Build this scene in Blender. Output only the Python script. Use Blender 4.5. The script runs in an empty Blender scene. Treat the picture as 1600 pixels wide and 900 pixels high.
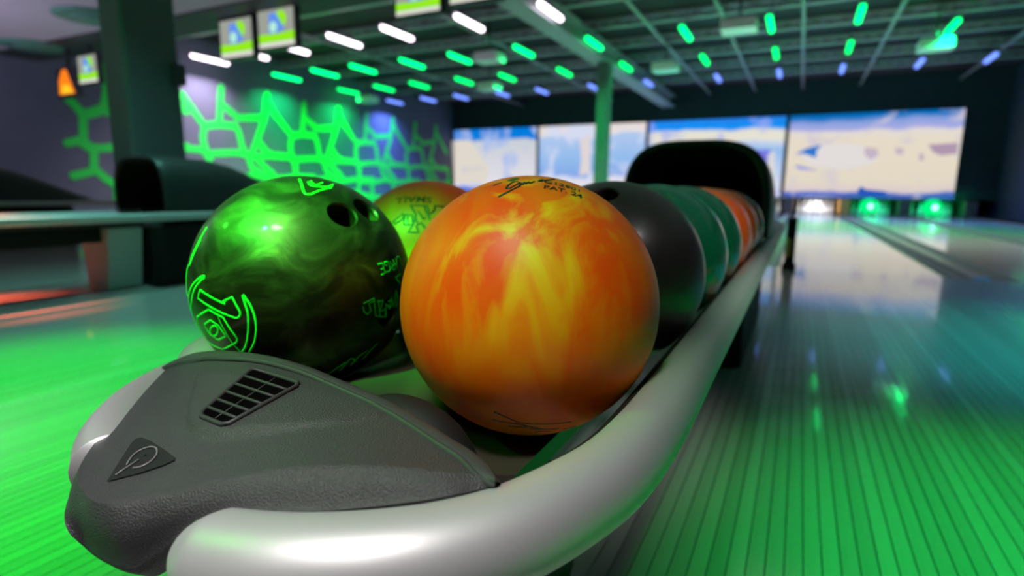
import bpy, bmesh, math, random
import numpy as np
from mathutils import Vector, Matrix
from mathutils.bvhtree import BVHTree

random.seed(7)
S = bpy.context.scene
COL = S.collection
PI = math.pi

# ------------------------------------------------------------------ camera
H = 0.57                                     # camera height over the floor
FPX, ROLL = 881.0, 0.0125
PITCH = math.atan(151 / 881.0)
YAW = math.atan(450 / math.hypot(881, 151))
Fv = Vector((-math.sin(YAW) * math.cos(PITCH), math.cos(YAW) * math.cos(PITCH), -math.sin(PITCH)))
R0 = Vector((math.cos(YAW), math.sin(YAW), 0))
U0 = R0.cross(Fv)
Rv = R0 * math.cos(ROLL) + U0 * math.sin(ROLL)
Uv = -R0 * math.sin(ROLL) + U0 * math.cos(ROLL)
CAM = Vector((0, 0, H))
cd = bpy.data.cameras.new('camera')
cam = bpy.data.objects.new('camera', cd)
COL.objects.link(cam)
m3 = Matrix((Rv, Uv, -Fv)).transposed()
cam.matrix_world = Matrix.Translation(CAM) @ m3.to_4x4()
cd.sensor_width = 36.0
cd.lens = FPX / 1600 * 36
cd.clip_start = 0.01
cd.dof.use_dof = True
cd.dof.focus_distance = 0.37
cd.dof.aperture_fstop = (cd.lens / 1000) / 0.0042
S.camera = cam

# ------------------------------------------------------------------ world, exposure
w = bpy.data.worlds.new('world')
S.world = w
w.use_nodes = True
w.node_tree.nodes['Background'].inputs[0].default_value = (0.10, 0.13, 0.22, 1)
w.node_tree.nodes['Background'].inputs[1].default_value = 0.05
S.view_settings.view_transform = 'Standard'
S.view_settings.look = 'None'
S.view_settings.gamma = 1
S.view_settings.exposure = 0.0
S.view_settings.use_curve_mapping = False


def spot(name, loc, target, color, watts, deg=60, blend=1.0, radius=0.1):
    l = bpy.data.lights.new(name, 'SPOT')
    l.color = color
    l.energy = watts
    l.spot_size = math.radians(deg)
    l.spot_blend = blend
    l.shadow_soft_size = radius
    o = bpy.data.objects.new(name, l)
    COL.objects.link(o)
    o.location = loc
    o.rotation_euler = (Vector(target) - Vector(loc)).to_track_quat('-Z', 'Y').to_euler()
    return o


def area(name, loc, target, color, watts, sx, sy, spread=180):
    l = bpy.data.lights.new(name, 'AREA')
    l.shape = 'RECTANGLE'
    l.size, l.size_y = sx, sy
    l.color = color
    l.energy = watts
    l.spread = math.radians(spread)
    o = bpy.data.objects.new(name, l)
    COL.objects.link(o)
    o.location = loc
    o.rotation_euler = (Vector(target) - Vector(loc)).to_track_quat('-Z', 'Y').to_euler()
    return o


# ceiling lamps of the seating area and one added rack fill, behind and beside the camera, all under the lowered ceiling (2.87 m)
spot('white_downlight_offscreen', (-0.35, -0.95, 2.80), (-0.26, 0.24, 0.40), (1, 0.93, 0.93), 900, 15, 1.0, 0.35)
spot('rack_fill_right_offscreen', (1.5, -0.2, 2.80), (-0.36, 1.10, 0.52), (1, 0.96, 0.94), 190, 18.5, 0.6, 0.15)  # added fill that brightens the rear balls from the right
# green party spots whose highlights show on the balls
spot('green_spot_brown_ball_offscreen', (-0.92, -1.06, 2.80), (-0.44, 0.40, 0.56), (0.01, 1, 0.04), 7000, 4.8, 1.0, 0.10)
spot('green_spot_orange_ball_offscreen', (-3.6, -0.74, 2.80), (-0.16, 0.35, 0.50), (0.03, 1, 0.02), 1700, 3.1, 0.9, 0.2)
spot('green_spot_orange_top_offscreen', (-0.15, -0.60, 2.80), (-0.17, 0.37, 0.56), (0.10, 1, 0.02), 160, 5, 0.9, 0.10)
# coloured ceiling spots whose pools lie on the approach
spot('green_floor_spot_left_offscreen', (-1.75, 0.1, 2.80), (-1.72, 0.55, 0), (0.0, 1, 0.03), 680, 44, 0.7, 0.1)
spot('green_floor_spot_right_offscreen', (0.78, 0.6, 2.80), (0.74, 0.95, 0), (0.0, 1, 0.12), 350, 40, 0.8, 0.1)
spot('teal_floor_spot_right_offscreen', (1.3, 2.6, 2.80), (1.15, 2.8, 0), (0.0, 0.75, 0.75), 300, 52, 1.0, 0.1)
spot('blue_floor_spot_right_offscreen', (1.9, 3.9, 2.80), (1.7, 4.3, 0), (0.0, 0.28, 0.7), 200, 56, 1.0, 0.1)
spot('teal_floor_spot_left_offscreen', (-3.0, 1.9, 2.80), (-3.0, 2.0, 0), (0.22, 0.78, 0.66), 210, 85, 1.0, 0.15)
spot('red_floor_spot_left_offscreen', (-4.4, 0.6, 2.80), (-3.35, 1.22, 0), (1, 0.12, 0.05), 3200, 18, 1.0, 0.1)
spot('green_pillar_spot_offscreen', (-4.1, -0.5, 2.80), (-4.2, 2.3, 1.5), (0.1, 1, 0.3), 60, 40, 1.0, 0.1)
# lavender light of the seats on the left, seen on the lowered ceiling
area('concourse_lamp_left_offscreen', (-10.2, 1.0, 1.7), (-10.2, 1.6, 2.87), (0.85, 0.70, 1), 105, 2.0, 2.0, 150)
# white tubes of the front row that hang above the picture, over the right-hand lanes
area('led_row_white_right_offscreen', (0.9, 9.05, 3.42), (0.9, 9.05, 0), (1, 0.88, 1), 135, 5.6, 0.1, 130)


# ------------------------------------------------------------------ pixel helpers
def ray(px, py):
    return (Rv * ((px - 800) / FPX) - Uv * ((py - 450) / FPX) + Fv)


def onz(px, py, zrel):
    d = ray(px, py)
    return CAM + d * (zrel / d.z)


def onx(px, py, x):
    d = ray(px, py)
    return CAM + d * (x / d.x)


def ony(px, py, y):
    d = ray(px, py)
    return CAM + d * (y / d.y)


def on_sphere(px, py, c, r):
    d = ray(px, py).normalized()
    oc = CAM - c
    b = d.dot(oc)
    q = b * b - (oc.length_squared - r * r)
    q = max(q, 0)
    t = -b - math.sqrt(q)
    p = CAM + d * t
    return c + (p - c).normalized() * r


# ------------------------------------------------------------------ materials
MATS = {}


def mat(name, base=(0.5, 0.5, 0.5), rough=0.5, metal=0.0, emit=None, estr=0.0, coat=0.0,
        noise=None, bump=None, spec=0.5, coat_rough=0.05):
    """noise=(scale, colour2, lo, hi, distortion); bump=(scale, strength)"""
    if name in MATS:
        return MATS[name]
    m = bpy.data.materials.new(name)
    m.use_nodes = True
    nt = m.node_tree
    b = nt.nodes['Principled BSDF']
    b.inputs['Base Color'].default_value = (*base, 1)
    b.inputs['Roughness'].default_value = rough
    b.inputs['Metallic'].default_value = metal
    b.inputs['Specular IOR Level'].default_value = spec
    b.inputs['Coat Weight'].default_value = coat
    b.inputs['Coat Roughness'].default_value = coat_rough
    if emit:
        b.inputs['Emission Color'].default_value = (*emit, 1)
        b.inputs['Emission Strength'].default_value = estr
    tc = nt.nodes.new('ShaderNodeTexCoord')
    if noise:
        n = nt.nodes.new('ShaderNodeTexNoise')
        n.inputs['Scale'].default_value = noise[0]
        n.inputs['Detail'].default_value = 4
        n.inputs['Distortion'].default_value = noise[4] if len(noise) > 4 else 0
        nt.links.new(tc.outputs['Object'], n.inputs['Vector'])
        r = nt.nodes.new('ShaderNodeValToRGB')
        r.color_ramp.elements[0].position = noise[2]
        r.color_ramp.elements[1].position = noise[3]
        r.color_ramp.elements[0].color = (*base, 1)
        r.color_ramp.elements[1].color = (*noise[1], 1)
        nt.links.new(n.outputs['Fac'], r.inputs['Fac'])
        nt.links.new(r.outputs['Color'], b.inputs['Base Color'])
    if bump:
        n2 = nt.nodes.new('ShaderNodeTexNoise')
        n2.inputs['Scale'].default_value = bump[0]
        n2.inputs['Detail'].default_value = 3
        nt.links.new(tc.outputs['Object'], n2.inputs['Vector'])
        bp = nt.nodes.new('ShaderNodeBump')
        bp.inputs['Strength'].default_value = bump[1]
        bp.inputs['Distance'].default_value = 0.001
        nt.links.new(n2.outputs['Fac'], bp.inputs['Height'])
        nt.links.new(bp.outputs['Normal'], b.inputs['Normal'])
    MATS[name] = m
    return m


def emission(name, col, strength):
    return mat(name, base=(0, 0, 0), rough=0.6, emit=col, estr=strength, spec=0.0)


# ------------------------------------------------------------------ mesh helpers
def link(name, me, material=None, parent=None, smooth=False):
    o = bpy.data.objects.new(name, me)
    COL.objects.link(o)
    if material is not None and len(me.materials) == 0:
        me.materials.append(material)
    if parent is not None:
        o.parent = parent
    if smooth:
        for p in me.polygons:
            p.use_smooth = True
    return o


class MB:
    """collects shapes into one mesh"""

    def __init__(s):
        s.v, s.f = [], []

    def add(s, vs, fs):
        k = len(s.v)
        s.v += [tuple(x) for x in vs]
        s.f += [tuple(i + k for i in f) for f in fs]
        return s

    def box(s, x0, x1, y0, y1, z0, z1):
        vs = [(x, y, z) for z in (z0, z1) for y in (y0, y1) for x in (x0, x1)]
        return s.add(vs, [(0, 2, 3, 1), (4, 5, 7, 6), (0, 1, 5, 4), (2, 6, 7, 3), (0, 4, 6, 2), (1, 3, 7, 5)])

    def bevbox(s, x0, x1, y0, y1, z0, z1, b):
        """box with chamfered vertical and top edges"""
        def ring(d, z):
            return [(x0 + d, y0 + b, z), (x0 + b, y0 + d, z), (x1 - b, y0 + d, z), (x1 - d, y0 + b, z),
                    (x1 - d, y1 - b, z), (x1 - b, y1 - d, z), (x0 + b, y1 - d, z), (x0 + d, y1 - b, z)]
        rs = [ring(0, z0 + b * 0), ring(0, z1 - b), ring(b * 0.9, z1)]
        vs = [p for r in rs for p in r]
        fs = [tuple(reversed(range(8))), tuple(range(16, 24))]
        for a in range(2):
            for i in range(8):
                j = (i + 1) % 8
                fs.append((a * 8 + i, a * 8 + j, a * 8 + 8 + j, a * 8 + 8 + i))
        return s.add(vs, fs)

    def bar(s, a, b, wd, ht=None):
        a, b = Vector(a), Vector(b)
        ht = ht or wd
        d = (b - a).normalized()
        up = Vector((0, 0, 1)) if abs(d.z) < 0.95 else Vector((0, 1, 0))
        sd = d.cross(up).normalized() * wd / 2
        up = sd.cross(d).normalized() * ht / 2
        vs = [p + sd * i + up * j for p in (a, b) for i, j in ((-1, -1), (1, -1), (1, 1), (-1, 1))]
        return s.add(vs, [(3, 2, 1, 0), (4, 5, 6, 7)] + [(i, (i + 1) % 4, 4 + (i + 1) % 4, 4 + i) for i in range(4)])

    def tube(s, pts, r, n=12, up=None, cap=True):
        """swept round tube; r number or list"""
        P = [Vector(p) for p in pts]
        rr = r if isinstance(r, (list, tuple)) else [r] * len(P)
        vs, fs = [], []
        prev = None
        for i, p in enumerate(P):
            t = (P[min(i + 1, len(P) - 1)] - P[max(i - 1, 0)])
            t = t.normalized() if t.length > 1e-9 else Vector((0, 0, 1))
            if prev is None:
                u = Vector(up) if up else (Vector((0, 0, 1)) if abs(t.z) < 0.9 else Vector((1, 0, 0)))
            else:
                u = prev
            a = (u - t * u.dot(t))
            a = a.normalized() if a.length > 1e-6 else t.orthogonal().normalized()
            b = t.cross(a)
            prev = a
            for k in range(n):
                q = 2 * PI * k / n
                vs.append(p + (a * math.cos(q) + b * math.sin(q)) * rr[i])
        for i in range(len(P) - 1):
            for k in range(n):
                j = (k + 1) % n
                fs.append((i * n + k, i * n + j, (i + 1) * n + j, (i + 1) * n + k))
        if cap:
            fs.append(tuple(reversed(range(n))))
            fs.append(tuple(range((len(P) - 1) * n, len(P) * n)))
        return s.add(vs, fs)

    def lathe(s, prof, n=20, c=(0, 0, 0)):
        vs, fs = [], []
        for r, z in prof:
            for k in range(n):
                q = 2 * PI * k / n
                vs.append((c[0] + r * math.cos(q), c[1] + r * math.sin(q), c[2] + z))
        for i in range(len(prof) - 1):
            for k in range(n):
                j = (k + 1) % n
                fs.append((i * n + k, i * n + j, (i + 1) * n + j, (i + 1) * n + k))
        fs.append(tuple(reversed(range(n))))
        fs.append(tuple(range((len(prof) - 1) * n, len(prof) * n)))
        return s.add(vs, fs)

    def grid(s, rows, closed=False):
        nr, nc = len(rows), len(rows[0])
        vs = [p for r in rows for p in r]
        fs = []
        for i in range(nr - 1):
            for k in range(nc if closed else nc - 1):
                j = (k + 1) % nc
                fs.append((i * nc + k, i * nc + j, (i + 1) * nc + j, (i + 1) * nc + k))
        return s.add(vs, fs)

    def mesh(s, name):
        me = bpy.data.meshes.new(name)
        me.from_pydata(s.v, [], s.f)
        me.update()
        return me

    def build(s, name, material, parent=None, smooth=False, sharp=None, recalc=False):
        me = s.mesh(name)
        if recalc or sharp:
            bm = bmesh.new()
            bm.from_mesh(me)
            if recalc:
                bmesh.ops.recalc_face_normals(bm, faces=bm.faces)
            if sharp:
                for f in bm.faces:
                    f.smooth = True
                for e in bm.edges:
                    if len(e.link_faces) == 2 and e.calc_face_angle(0) > math.radians(sharp):
                        e.smooth = False
            bm.to_mesh(me)
            bm.free()
        return link(name, me, material, parent, smooth and not sharp)


def tag(o, label, cat, group=None):
    o['label'] = label
    o['category'] = cat
    if group:
        o['group'] = group
    return o


def struct(o):
    o['kind'] = 'structure'
    return o


def thing(name, label, cat, loc=(0, 0, 0), group=None):
    o = bpy.data.objects.new(name, None)
    o.empty_display_size = 0.05
    COL.objects.link(o)
    o.location = loc
    return tag(o, label, cat, group)


def copy_tree(o, parent=None):
    c = o.copy()
    COL.objects.link(c)
    c.parent = parent
    for ch in [k for k in bpy.data.objects if k.parent == o]:
        copy_tree(ch, c)
    return c


def crom(P, n):
    """Catmull-Rom through the points, n samples per span"""
    P = [np.array(p, float) for p in P]
    Q = [2 * P[0] - P[1]] + P + [2 * P[-1] - P[-2]]
    out = []
    for i in range(1, len(Q) - 2):
        for k in range(n):
            t = k / n
            a, b, c, d = Q[i - 1], Q[i], Q[i + 1], Q[i + 2]
            out.append(0.5 * ((2 * b) + (c - a) * t + (2 * a - 5 * b + 4 * c - d) * t * t + (3 * b - a - 3 * c + d) * t ** 3))
    out.append(Q[-2])
    return out


# ================================================================== SETTING
# floor of the approach: slab with separate maple boards near the rack
def wood_mat():
    m = mat('approach_wood', (0.42, 0.44, 0.42), 0.22, coat=0.8, coat_rough=0.06, spec=0.5)
    nt = m.node_tree
    b = nt.nodes['Principled BSDF']
    tc = nt.nodes.new('ShaderNodeTexCoord')
    mp = nt.nodes.new('ShaderNodeMapping')
    mp.inputs['Scale'].default_value = (40, 1.2, 1)
    n = nt.nodes.new('ShaderNodeTexNoise')
    n.inputs['Scale'].default_value = 1.0
    n.inputs['Detail'].default_value = 5
    oi = nt.nodes.new('ShaderNodeObjectInfo')
    ad = nt.nodes.new('ShaderNodeMath')
    ad.operation = 'MULTIPLY_ADD'
    ad.inputs[1].default_value = 0.35
    r = nt.nodes.new('ShaderNodeValToRGB')
    r.color_ramp.elements[0].color = (0.36, 0.38, 0.35, 1)
    r.color_ramp.elements[1].color = (0.52, 0.54, 0.50, 1)
    r.color_ramp.elements[0].position = 0.3
    r.color_ramp.elements[1].position = 0.85
    nt.links.new(tc.outputs['Object'], mp.inputs['Vector'])
    nt.links.new(mp.outputs['Vector'], n.inputs['Vector'])
    nt.links.new(oi.outputs['Random'], ad.inputs[0])
    nt.links.new(n.outputs['Fac'], ad.inputs[2])
    nt.links.new(ad.outputs[0], r.inputs['Fac'])
    nt.links.new(r.outputs['Color'], b.inputs['Base Color'])
    return m


WOOD = wood_mat()
JOINT = mat('joint_dark', (0.05, 0.06, 0.055), 0.5)
BW = 0.0265
BX0, NB = -2.12, 128
BX1 = BX0 + NB * BW
FOUL = 4.95
fl = struct(MB().box(-12.9, BX0, -5, FOUL, -0.1, 0).box(BX1, 4.8, -5, FOUL, -0.1, 0).box(BX0, BX1, -5, -1.6, -0.1, 0)
            .build('floor', WOOD))
sub = MB().box(BX0, BX1, -1.6, FOUL, -0.1, -0.004).build('subfloor', JOINT, fl)
bd = MB().bevbox(-BW / 2 + 0.0009, BW / 2 - 0.0009, -1.6, FOUL, -0.0038, 0, 0.0006).mesh('board')
bd.materials.append(WOOD)
for i in range(NB):
    o = bpy.data.objects.new('board', bd)
    COL.objects.link(o)
    o.location = (BX0 + (i + 0.5) * BW, 0, 0)
    o.parent = fl

# lanes beyond the foul line
LANE = mat('lane_maple', (0.55, 0.52, 0.50), 0.22, coat=0.8, coat_rough=0.08)
GUT = mat('gutter_grey', (0.05, 0.05, 0.055), 0.45)
CAPM = mat('divider_grey', (0.16, 0.15, 0.16), 0.35, 0.3)
DIV = [-3.38, -1.85, -0.33, 1.18, 2.68, 4.2]
struct(MB().box(-12.9, 4.8, FOUL, 22.2, -0.16, -0.1).build('floor_under_lanes', GUT))
lane_lab = ['bowling lane left of the one starting beside the ball rack rail', 'bowling lane ending in white pins left of the rail tip',
            'bowling lane with white lit pins beside the silver rail', 'bowling lane ending at the middle green glowing pin deck',
            'bowling lane along the right wall past the second green glow']
for i in range(5):
    a, b = DIV[i], DIV[i + 1]
    c = (a + b) / 2
    t = thing('bowling_lane', lane_lab[i], 'lane', (c, FOUL, 0), 'bowling lanes')
    MB().box(-0.53, 0.53, 0, 16.9, -0.1, 0).build('lane_surface', LANE, t)
    for s in (-1, 1):
        pr = [(s * 0.53, -0.005), (s * 0.56, -0.06), (s * 0.61, -0.08), (s * 0.66, -0.06), (s * 0.688, -0.005)]
        MB().grid([[(x, 0.0, z) for x, z in pr], [(x, 14.6, z) for x, z in pr]]).build('gutter', GUT, t)
for i, x in enumerate(DIV):
    t = MB().bevbox(-0.055, 0.055, 0, 14.6, -0.1, 0.012, 0.008).build('lane_divider', CAPM)
    t.location = (x, FOUL, 0)
    tag(t, ['grey divider strip at the far left edge of the lanes', 'grey divider strip hidden behind the balls', 'grey divider strip straight beyond the ball rack',
            'grey divider strip right of the lane with white pins', 'grey divider strip between the two green pin decks',
            'grey divider strip at the foot of the right wall'][i], 'divider', 'lane dividers')

# walls
PLASTER = mat('plaster_grey', (0.15, 0.15, 0.23), 0.8, noise=(1.2, (0.125, 0.125, 0.20), 0.35, 0.7))
BLACKW = mat('black_wall', (0.025, 0.03, 0.035), 0.7, noise=(2, (0.018, 0.022, 0.03), 0.3, 0.7))
NAVY = mat('navy_wall', (0.03, 0.04, 0.07), 0.8, noise=(2, (0.02, 0.03, 0.06), 0.3, 0.7))
RZ = 4.0
WX = -12.9
wl = struct(MB().box(WX - 0.2, WX, -5, 22, 0, RZ).build('wall_left', PLASTER))
wr = struct(MB().box(4.8, 5.0, -5, 22, 0, RZ).build('wall_right', NAVY))
struct(MB().box(WX, 4.8, 21.9, 22.1, 0, RZ).build('wall_back', BLACKW))
struct(MB().box(WX, 4.8, -5.2, -5, 0, RZ).build('wall_front', PLASTER))
fa = struct(MB().box(WX, 4.8, 20.05, 20.25, 0.5, RZ).build('wall_fascia', BLACKW))

# roof deck, open-web joists, conduits, girder over the pillars
DECK = mat('roof_deck', (0.045, 0.022, 0.032), 0.7, noise=(1.5, (0.03, 0.018, 0.026), 0.3, 0.7))
STEEL = mat('joist_steel', (0.35, 0.36, 0.38), 0.5, 0.2)
ce = struct(MB().box(WX, 4.8, 5.9, 22, RZ, RZ + 0.1).build('ceiling', DECK))
jm = MB()
jm.box(WX, 4.8, -0.07, 0.07, 0.13, 0.17).box(WX, 4.8, -0.06, 0.06, 0, 0.04)
x = WX + 0.1
while x < 4.5:
    jm.bar((x, 0, 0.035), (x + 0.25, 0, 0.135), 0.03).bar((x + 0.25, 0, 0.135), (x + 0.5, 0, 0.035), 0.03)
    x += 0.5
jme = jm.mesh('joist')
jme.materials.append(STEEL)
for k in range(8):
    o = bpy.data.objects.new('joist', jme)
    COL.objects.link(o)
    o.location = (0, 6.85 + k * 1.55, RZ - 0.21)
    o.parent = ce
for x in (-9.6, -6.2, -2.9, -1.55, -0.24, 1.25, 3.6):
    MB().tube([(x, 6.2, RZ - 0.25), (x, 19.9, RZ - 0.25)], 0.035, 10).build('conduit', STEEL, ce, True)
MB().box(-4.42, -4.02, 6.1, 19.9, RZ - 0.28, RZ - 0.22).box(-4.42, -4.02, 6.1, 19.9, RZ - 0.60, RZ - 0.55).box(-4.25, -4.19, 6.1, 19.9, RZ - 0.57, RZ - 0.26) \
    .build('girder', STEEL, ce)

# lowered white ceiling over the seats with its dark front beam
LOWC = mat('lowered_ceiling_white', (0.62, 0.60, 0.66), 0.8, noise=(0.6, (0.52, 0.50, 0.58), 0.35, 0.7))
BEAM = mat('dark_beam', (0.035, 0.04, 0.05), 0.6)
LZ = 2.87
lc = struct(MB().box(WX, 4.8, -5, 5.2, LZ, LZ + 0.1).build('ceiling_lowered', LOWC))
struct(MB().box(WX, 4.8, 5.2, 5.9, LZ - 0.02, RZ).build('trim_1', BEAM))
VENTM = mat('round_vent_green', (0.10, 0.30, 0.22), 0.5)
for p in ((145, 25), (50, 70)):
    q = onz(*p, LZ - H)
    v = thing('ceiling_diffuser', ['round dark green ceiling diffuser next to the grey pillar', 'round dark green ceiling diffuser next to the left wall'][0 if p[0] > 100 else 1],
              'diffuser', (q.x, q.y, LZ), 'round ceiling diffusers')
    MB().lathe([(0.02, -0.001), (0.46, -0.001), (0.46, -0.03), (0.38, -0.045), (0.02, -0.045)], 32).build('ring', VENTM, v, True)
    MB().lathe([(0.01, -0.045), (0.26, -0.045), (0.24, -0.06), (0.01, -0.062)], 28).build('cone', VENTM, v, True)

# mural on the left wall: green paint strokes
PAINT = mat('green_mural_paint', (0.02, 0.88, 0.10), 0.6)


def mural(strokes, name, parent, px2p, w0, nrm):
    """strokes = lists of (px, py); built as flat ribbons with round ends, w0 = width in metres"""
    mb = MB()
    for st in strokes:
        wd = w0
        if isinstance(st[0], (int, float)):
            wd, st = st[0] * w0, st[1]
        P = [px2p(*p) for p in st]
        P = [Vector(p) for p in crom([tuple(p) for p in P], 5)] if len(P) > 2 else P
        for i, p in enumerate(P):
            n = 14
            lift = 0.004 + len(mb.f) * 4e-5
            c = [p + Vector((0, math.cos(2 * PI * k / n), math.sin(2 * PI * k / n))) * wd / 2 + nrm * lift for k in range(n)]
            mb.add(c, [tuple(range(n))])
            if i:
                d = (P[i] - P[i - 1]).normalized()
                s = nrm.cross(d).normalized() * wd / 2
                lift = 0.004 + len(mb.f) * 4e-5
                a, b = P[i - 1] + nrm * lift, P[i] + nrm * lift
                mb.add([a - s, b - s, b + s, a + s], [(0, 1, 2, 3)])
    return mb.build(name, PAINT, parent)


def zm(ox, oy, sc, strokes):
    out = []
    for st in strokes:
        if isinstance(st[0], tuple) and isinstance(st[0][1], list):
            st = st[0]
        if isinstance(st[0], (int, float)):
            out.append((st[0], [(ox + x / sc, oy + y / sc) for x, y in st[1]]))
        else:
            out.append([(ox + x / sc, oy + y / sc) for x, y in st])
    return out


wallp = lambda a, b: onx(a, b, WX)
# the motif between two tall spikes
A0 = [
    [(250, 75), (235, 320)], [(255, 195), (365, 285)], [(365, 288), (535, 288)], [(1.1, [(130, 345), (235, 335), (345, 348)])],
    [(345, 335), (375, 400), (400, 500), (440, 560)], [(130, 350), (122, 440), (150, 540)],
    [(150, 540), (270, 535), (380, 535), (440, 560)], [(1.3, [(140, 530), (165, 570)])],
    [(570, 130), (550, 290), (505, 430), (450, 570)], [(585, 195), (640, 280), (735, 400)],
    [(1.2, [(520, 470), (590, 545), (740, 565)])], [(440, 560), (470, 640), (590, 715)], [(450, 560), (600, 555)],
    [(770, 580), (775, 700)], [(500, 585), (590, 665), (640, 720)],
    # lower cells
    [(590, 715), (680, 712), (775, 700)], [(500, 690), (330, 712), (180, 700)], [(155, 560), (180, 700)], [(470, 640), (500, 690), (590, 715)],
    [(330, 712), (340, 840)], [(590, 715), (600, 860)], [(775, 700), (760, 830)], [(100, 800), (340, 845), (600, 862), (760, 830), (880, 850)],
    [(775, 700), (900, 705)], [(340, 845), (320, 980)], [(600, 862), (620, 980)],
]
ref = zm(290, 120, 4.5, A0)
mural_ref = []
for st in ref:
    k, pts = (st if isinstance(st[0], (int, float)) else (1.0, st))
    mural_ref.append((k, [wallp(*p) for p in pts]))
ya = wallp(290 + 250 / 4.5, 120 + 75 / 4.5).y
yb = wallp(290 + 835 / 4.5, 120 + 175 / 4.5).y
PER = yb - ya


def mural_at(dy):
    mb = MB()
    nrm = Vector((1, 0, 0))
    for k, pts in mural_ref:
        wd = 0.165 * k
        P = [Vector(p) for p in crom([tuple(p) for p in pts], 5)] if len(pts) > 2 else [Vector(p) for p in pts]
        for i, p in enumerate(P):
            n = 14
            lift = 0.004 + len(mb.f) * 4e-5
            c = [p + Vector((lift, math.cos(2 * PI * q / n) * wd / 2 + dy, math.sin(2 * PI * q / n) * wd / 2)) for q in range(n)]
            mb.add(c, [tuple(range(n))])
            if i:
                d = (P[i] - P[i - 1]).normalized()
                s = nrm.cross(d).normalized() * wd / 2
                o = Vector((0.004 + len(mb.f) * 4e-5, dy, 0))
                mb.add([P[i - 1] - s + o, P[i] - s + o, P[i] + s + o, P[i - 1] + s + o], [(0, 1, 2, 3)])
    # keep the paint on the wall
    mb.v = [(x, min(y, 20.0), max(z, 0.05)) for x, y, z in mb.v]
    return mb.build('mural_motif', PAINT, wl)


for k in range(0, 5):
    if ya + PER * k < 19.6:
        mural_at(PER * k)
mural(zm(80, 90, 4.283, [[(370, 65), (372, 200), (350, 345)], [(370, 190), (470, 260)], [(1.2, [(220, 380), (290, 365), (350, 350), (490, 405)])],
                         [(215, 385), (150, 310), (75, 240)], [(212, 385), (215, 540)], [(1.3, [(200, 560), (255, 600)])], [(215, 545), (110, 572)],
                         [(250, 590), (340, 605), (640, 580)], [(285, 600), (285, 750)], [(290, 755), (220, 775), (150, 790)],
                         [(300, 755), (380, 820), (450, 862)], [(440, 870), (515, 830)], [(440, 870), (440, 960)], [(470, 260), (640, 320)],
                         [(870, 245), (1019, 450)], [(880, 605), (1036, 618)], [(490, 405), (600, 470), (640, 580)], [(640, 580), (900, 590)], [(700, 150), (900, 360)]]), 'mural_motif', wl, wallp, 0.165, Vector((1, 0, 0)))
# a few of the same strokes on the right wall
mr = MB()
for a, b in (((15.5, 1.0), (17.8, 1.4)), ((15.5, 2.2), (17.9, 2.3)), ((16.6, 1.2), (16.2, 2.2)), ((17.2, 0.4), (16.6, 1.2)), ((16.2, 2.2), (16.8, 3.0)), ((15.4, 0.3), (17.2, 0.4))):
    mr.bar((4.795, a[0], a[1]), (4.795, b[0], b[1]), 0.02, 0.2)
mr.build('mural_motif', PAINT, wr)

# pillars
PILM = mat('pillar_paint', (0.10, 0.13, 0.14), 0.55, noise=(3, (0.07, 0.10, 0.11), 0.3, 0.7))
for yy, lab in ((2.30, 'wide dark pillar behind the second ball return hood'), (12.5, 'slim green-lit pillar in front of the projection screens')):
    top = LZ if yy < 5 else RZ - 0.60
    t = thing('pillar', lab, 'pillar', (-4.14, yy + 0.2, 0), 'pillars')
    PM2 = PILM
    MB().bevbox(-0.125, 0.125, -0.19, 0.19, 0.02, top, 0.02).build('shaft', PM2, t)
    MB().bevbox(-0.145, 0.145, -0.21, 0.21, 0, 0.12, 0.015).build('base', BEAM, t)
    if yy < 5:
        MB().box(0.125, 0.165, 0.12, 0.20, 1.28, 1.42).build('junction_box', BEAM, t)

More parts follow.
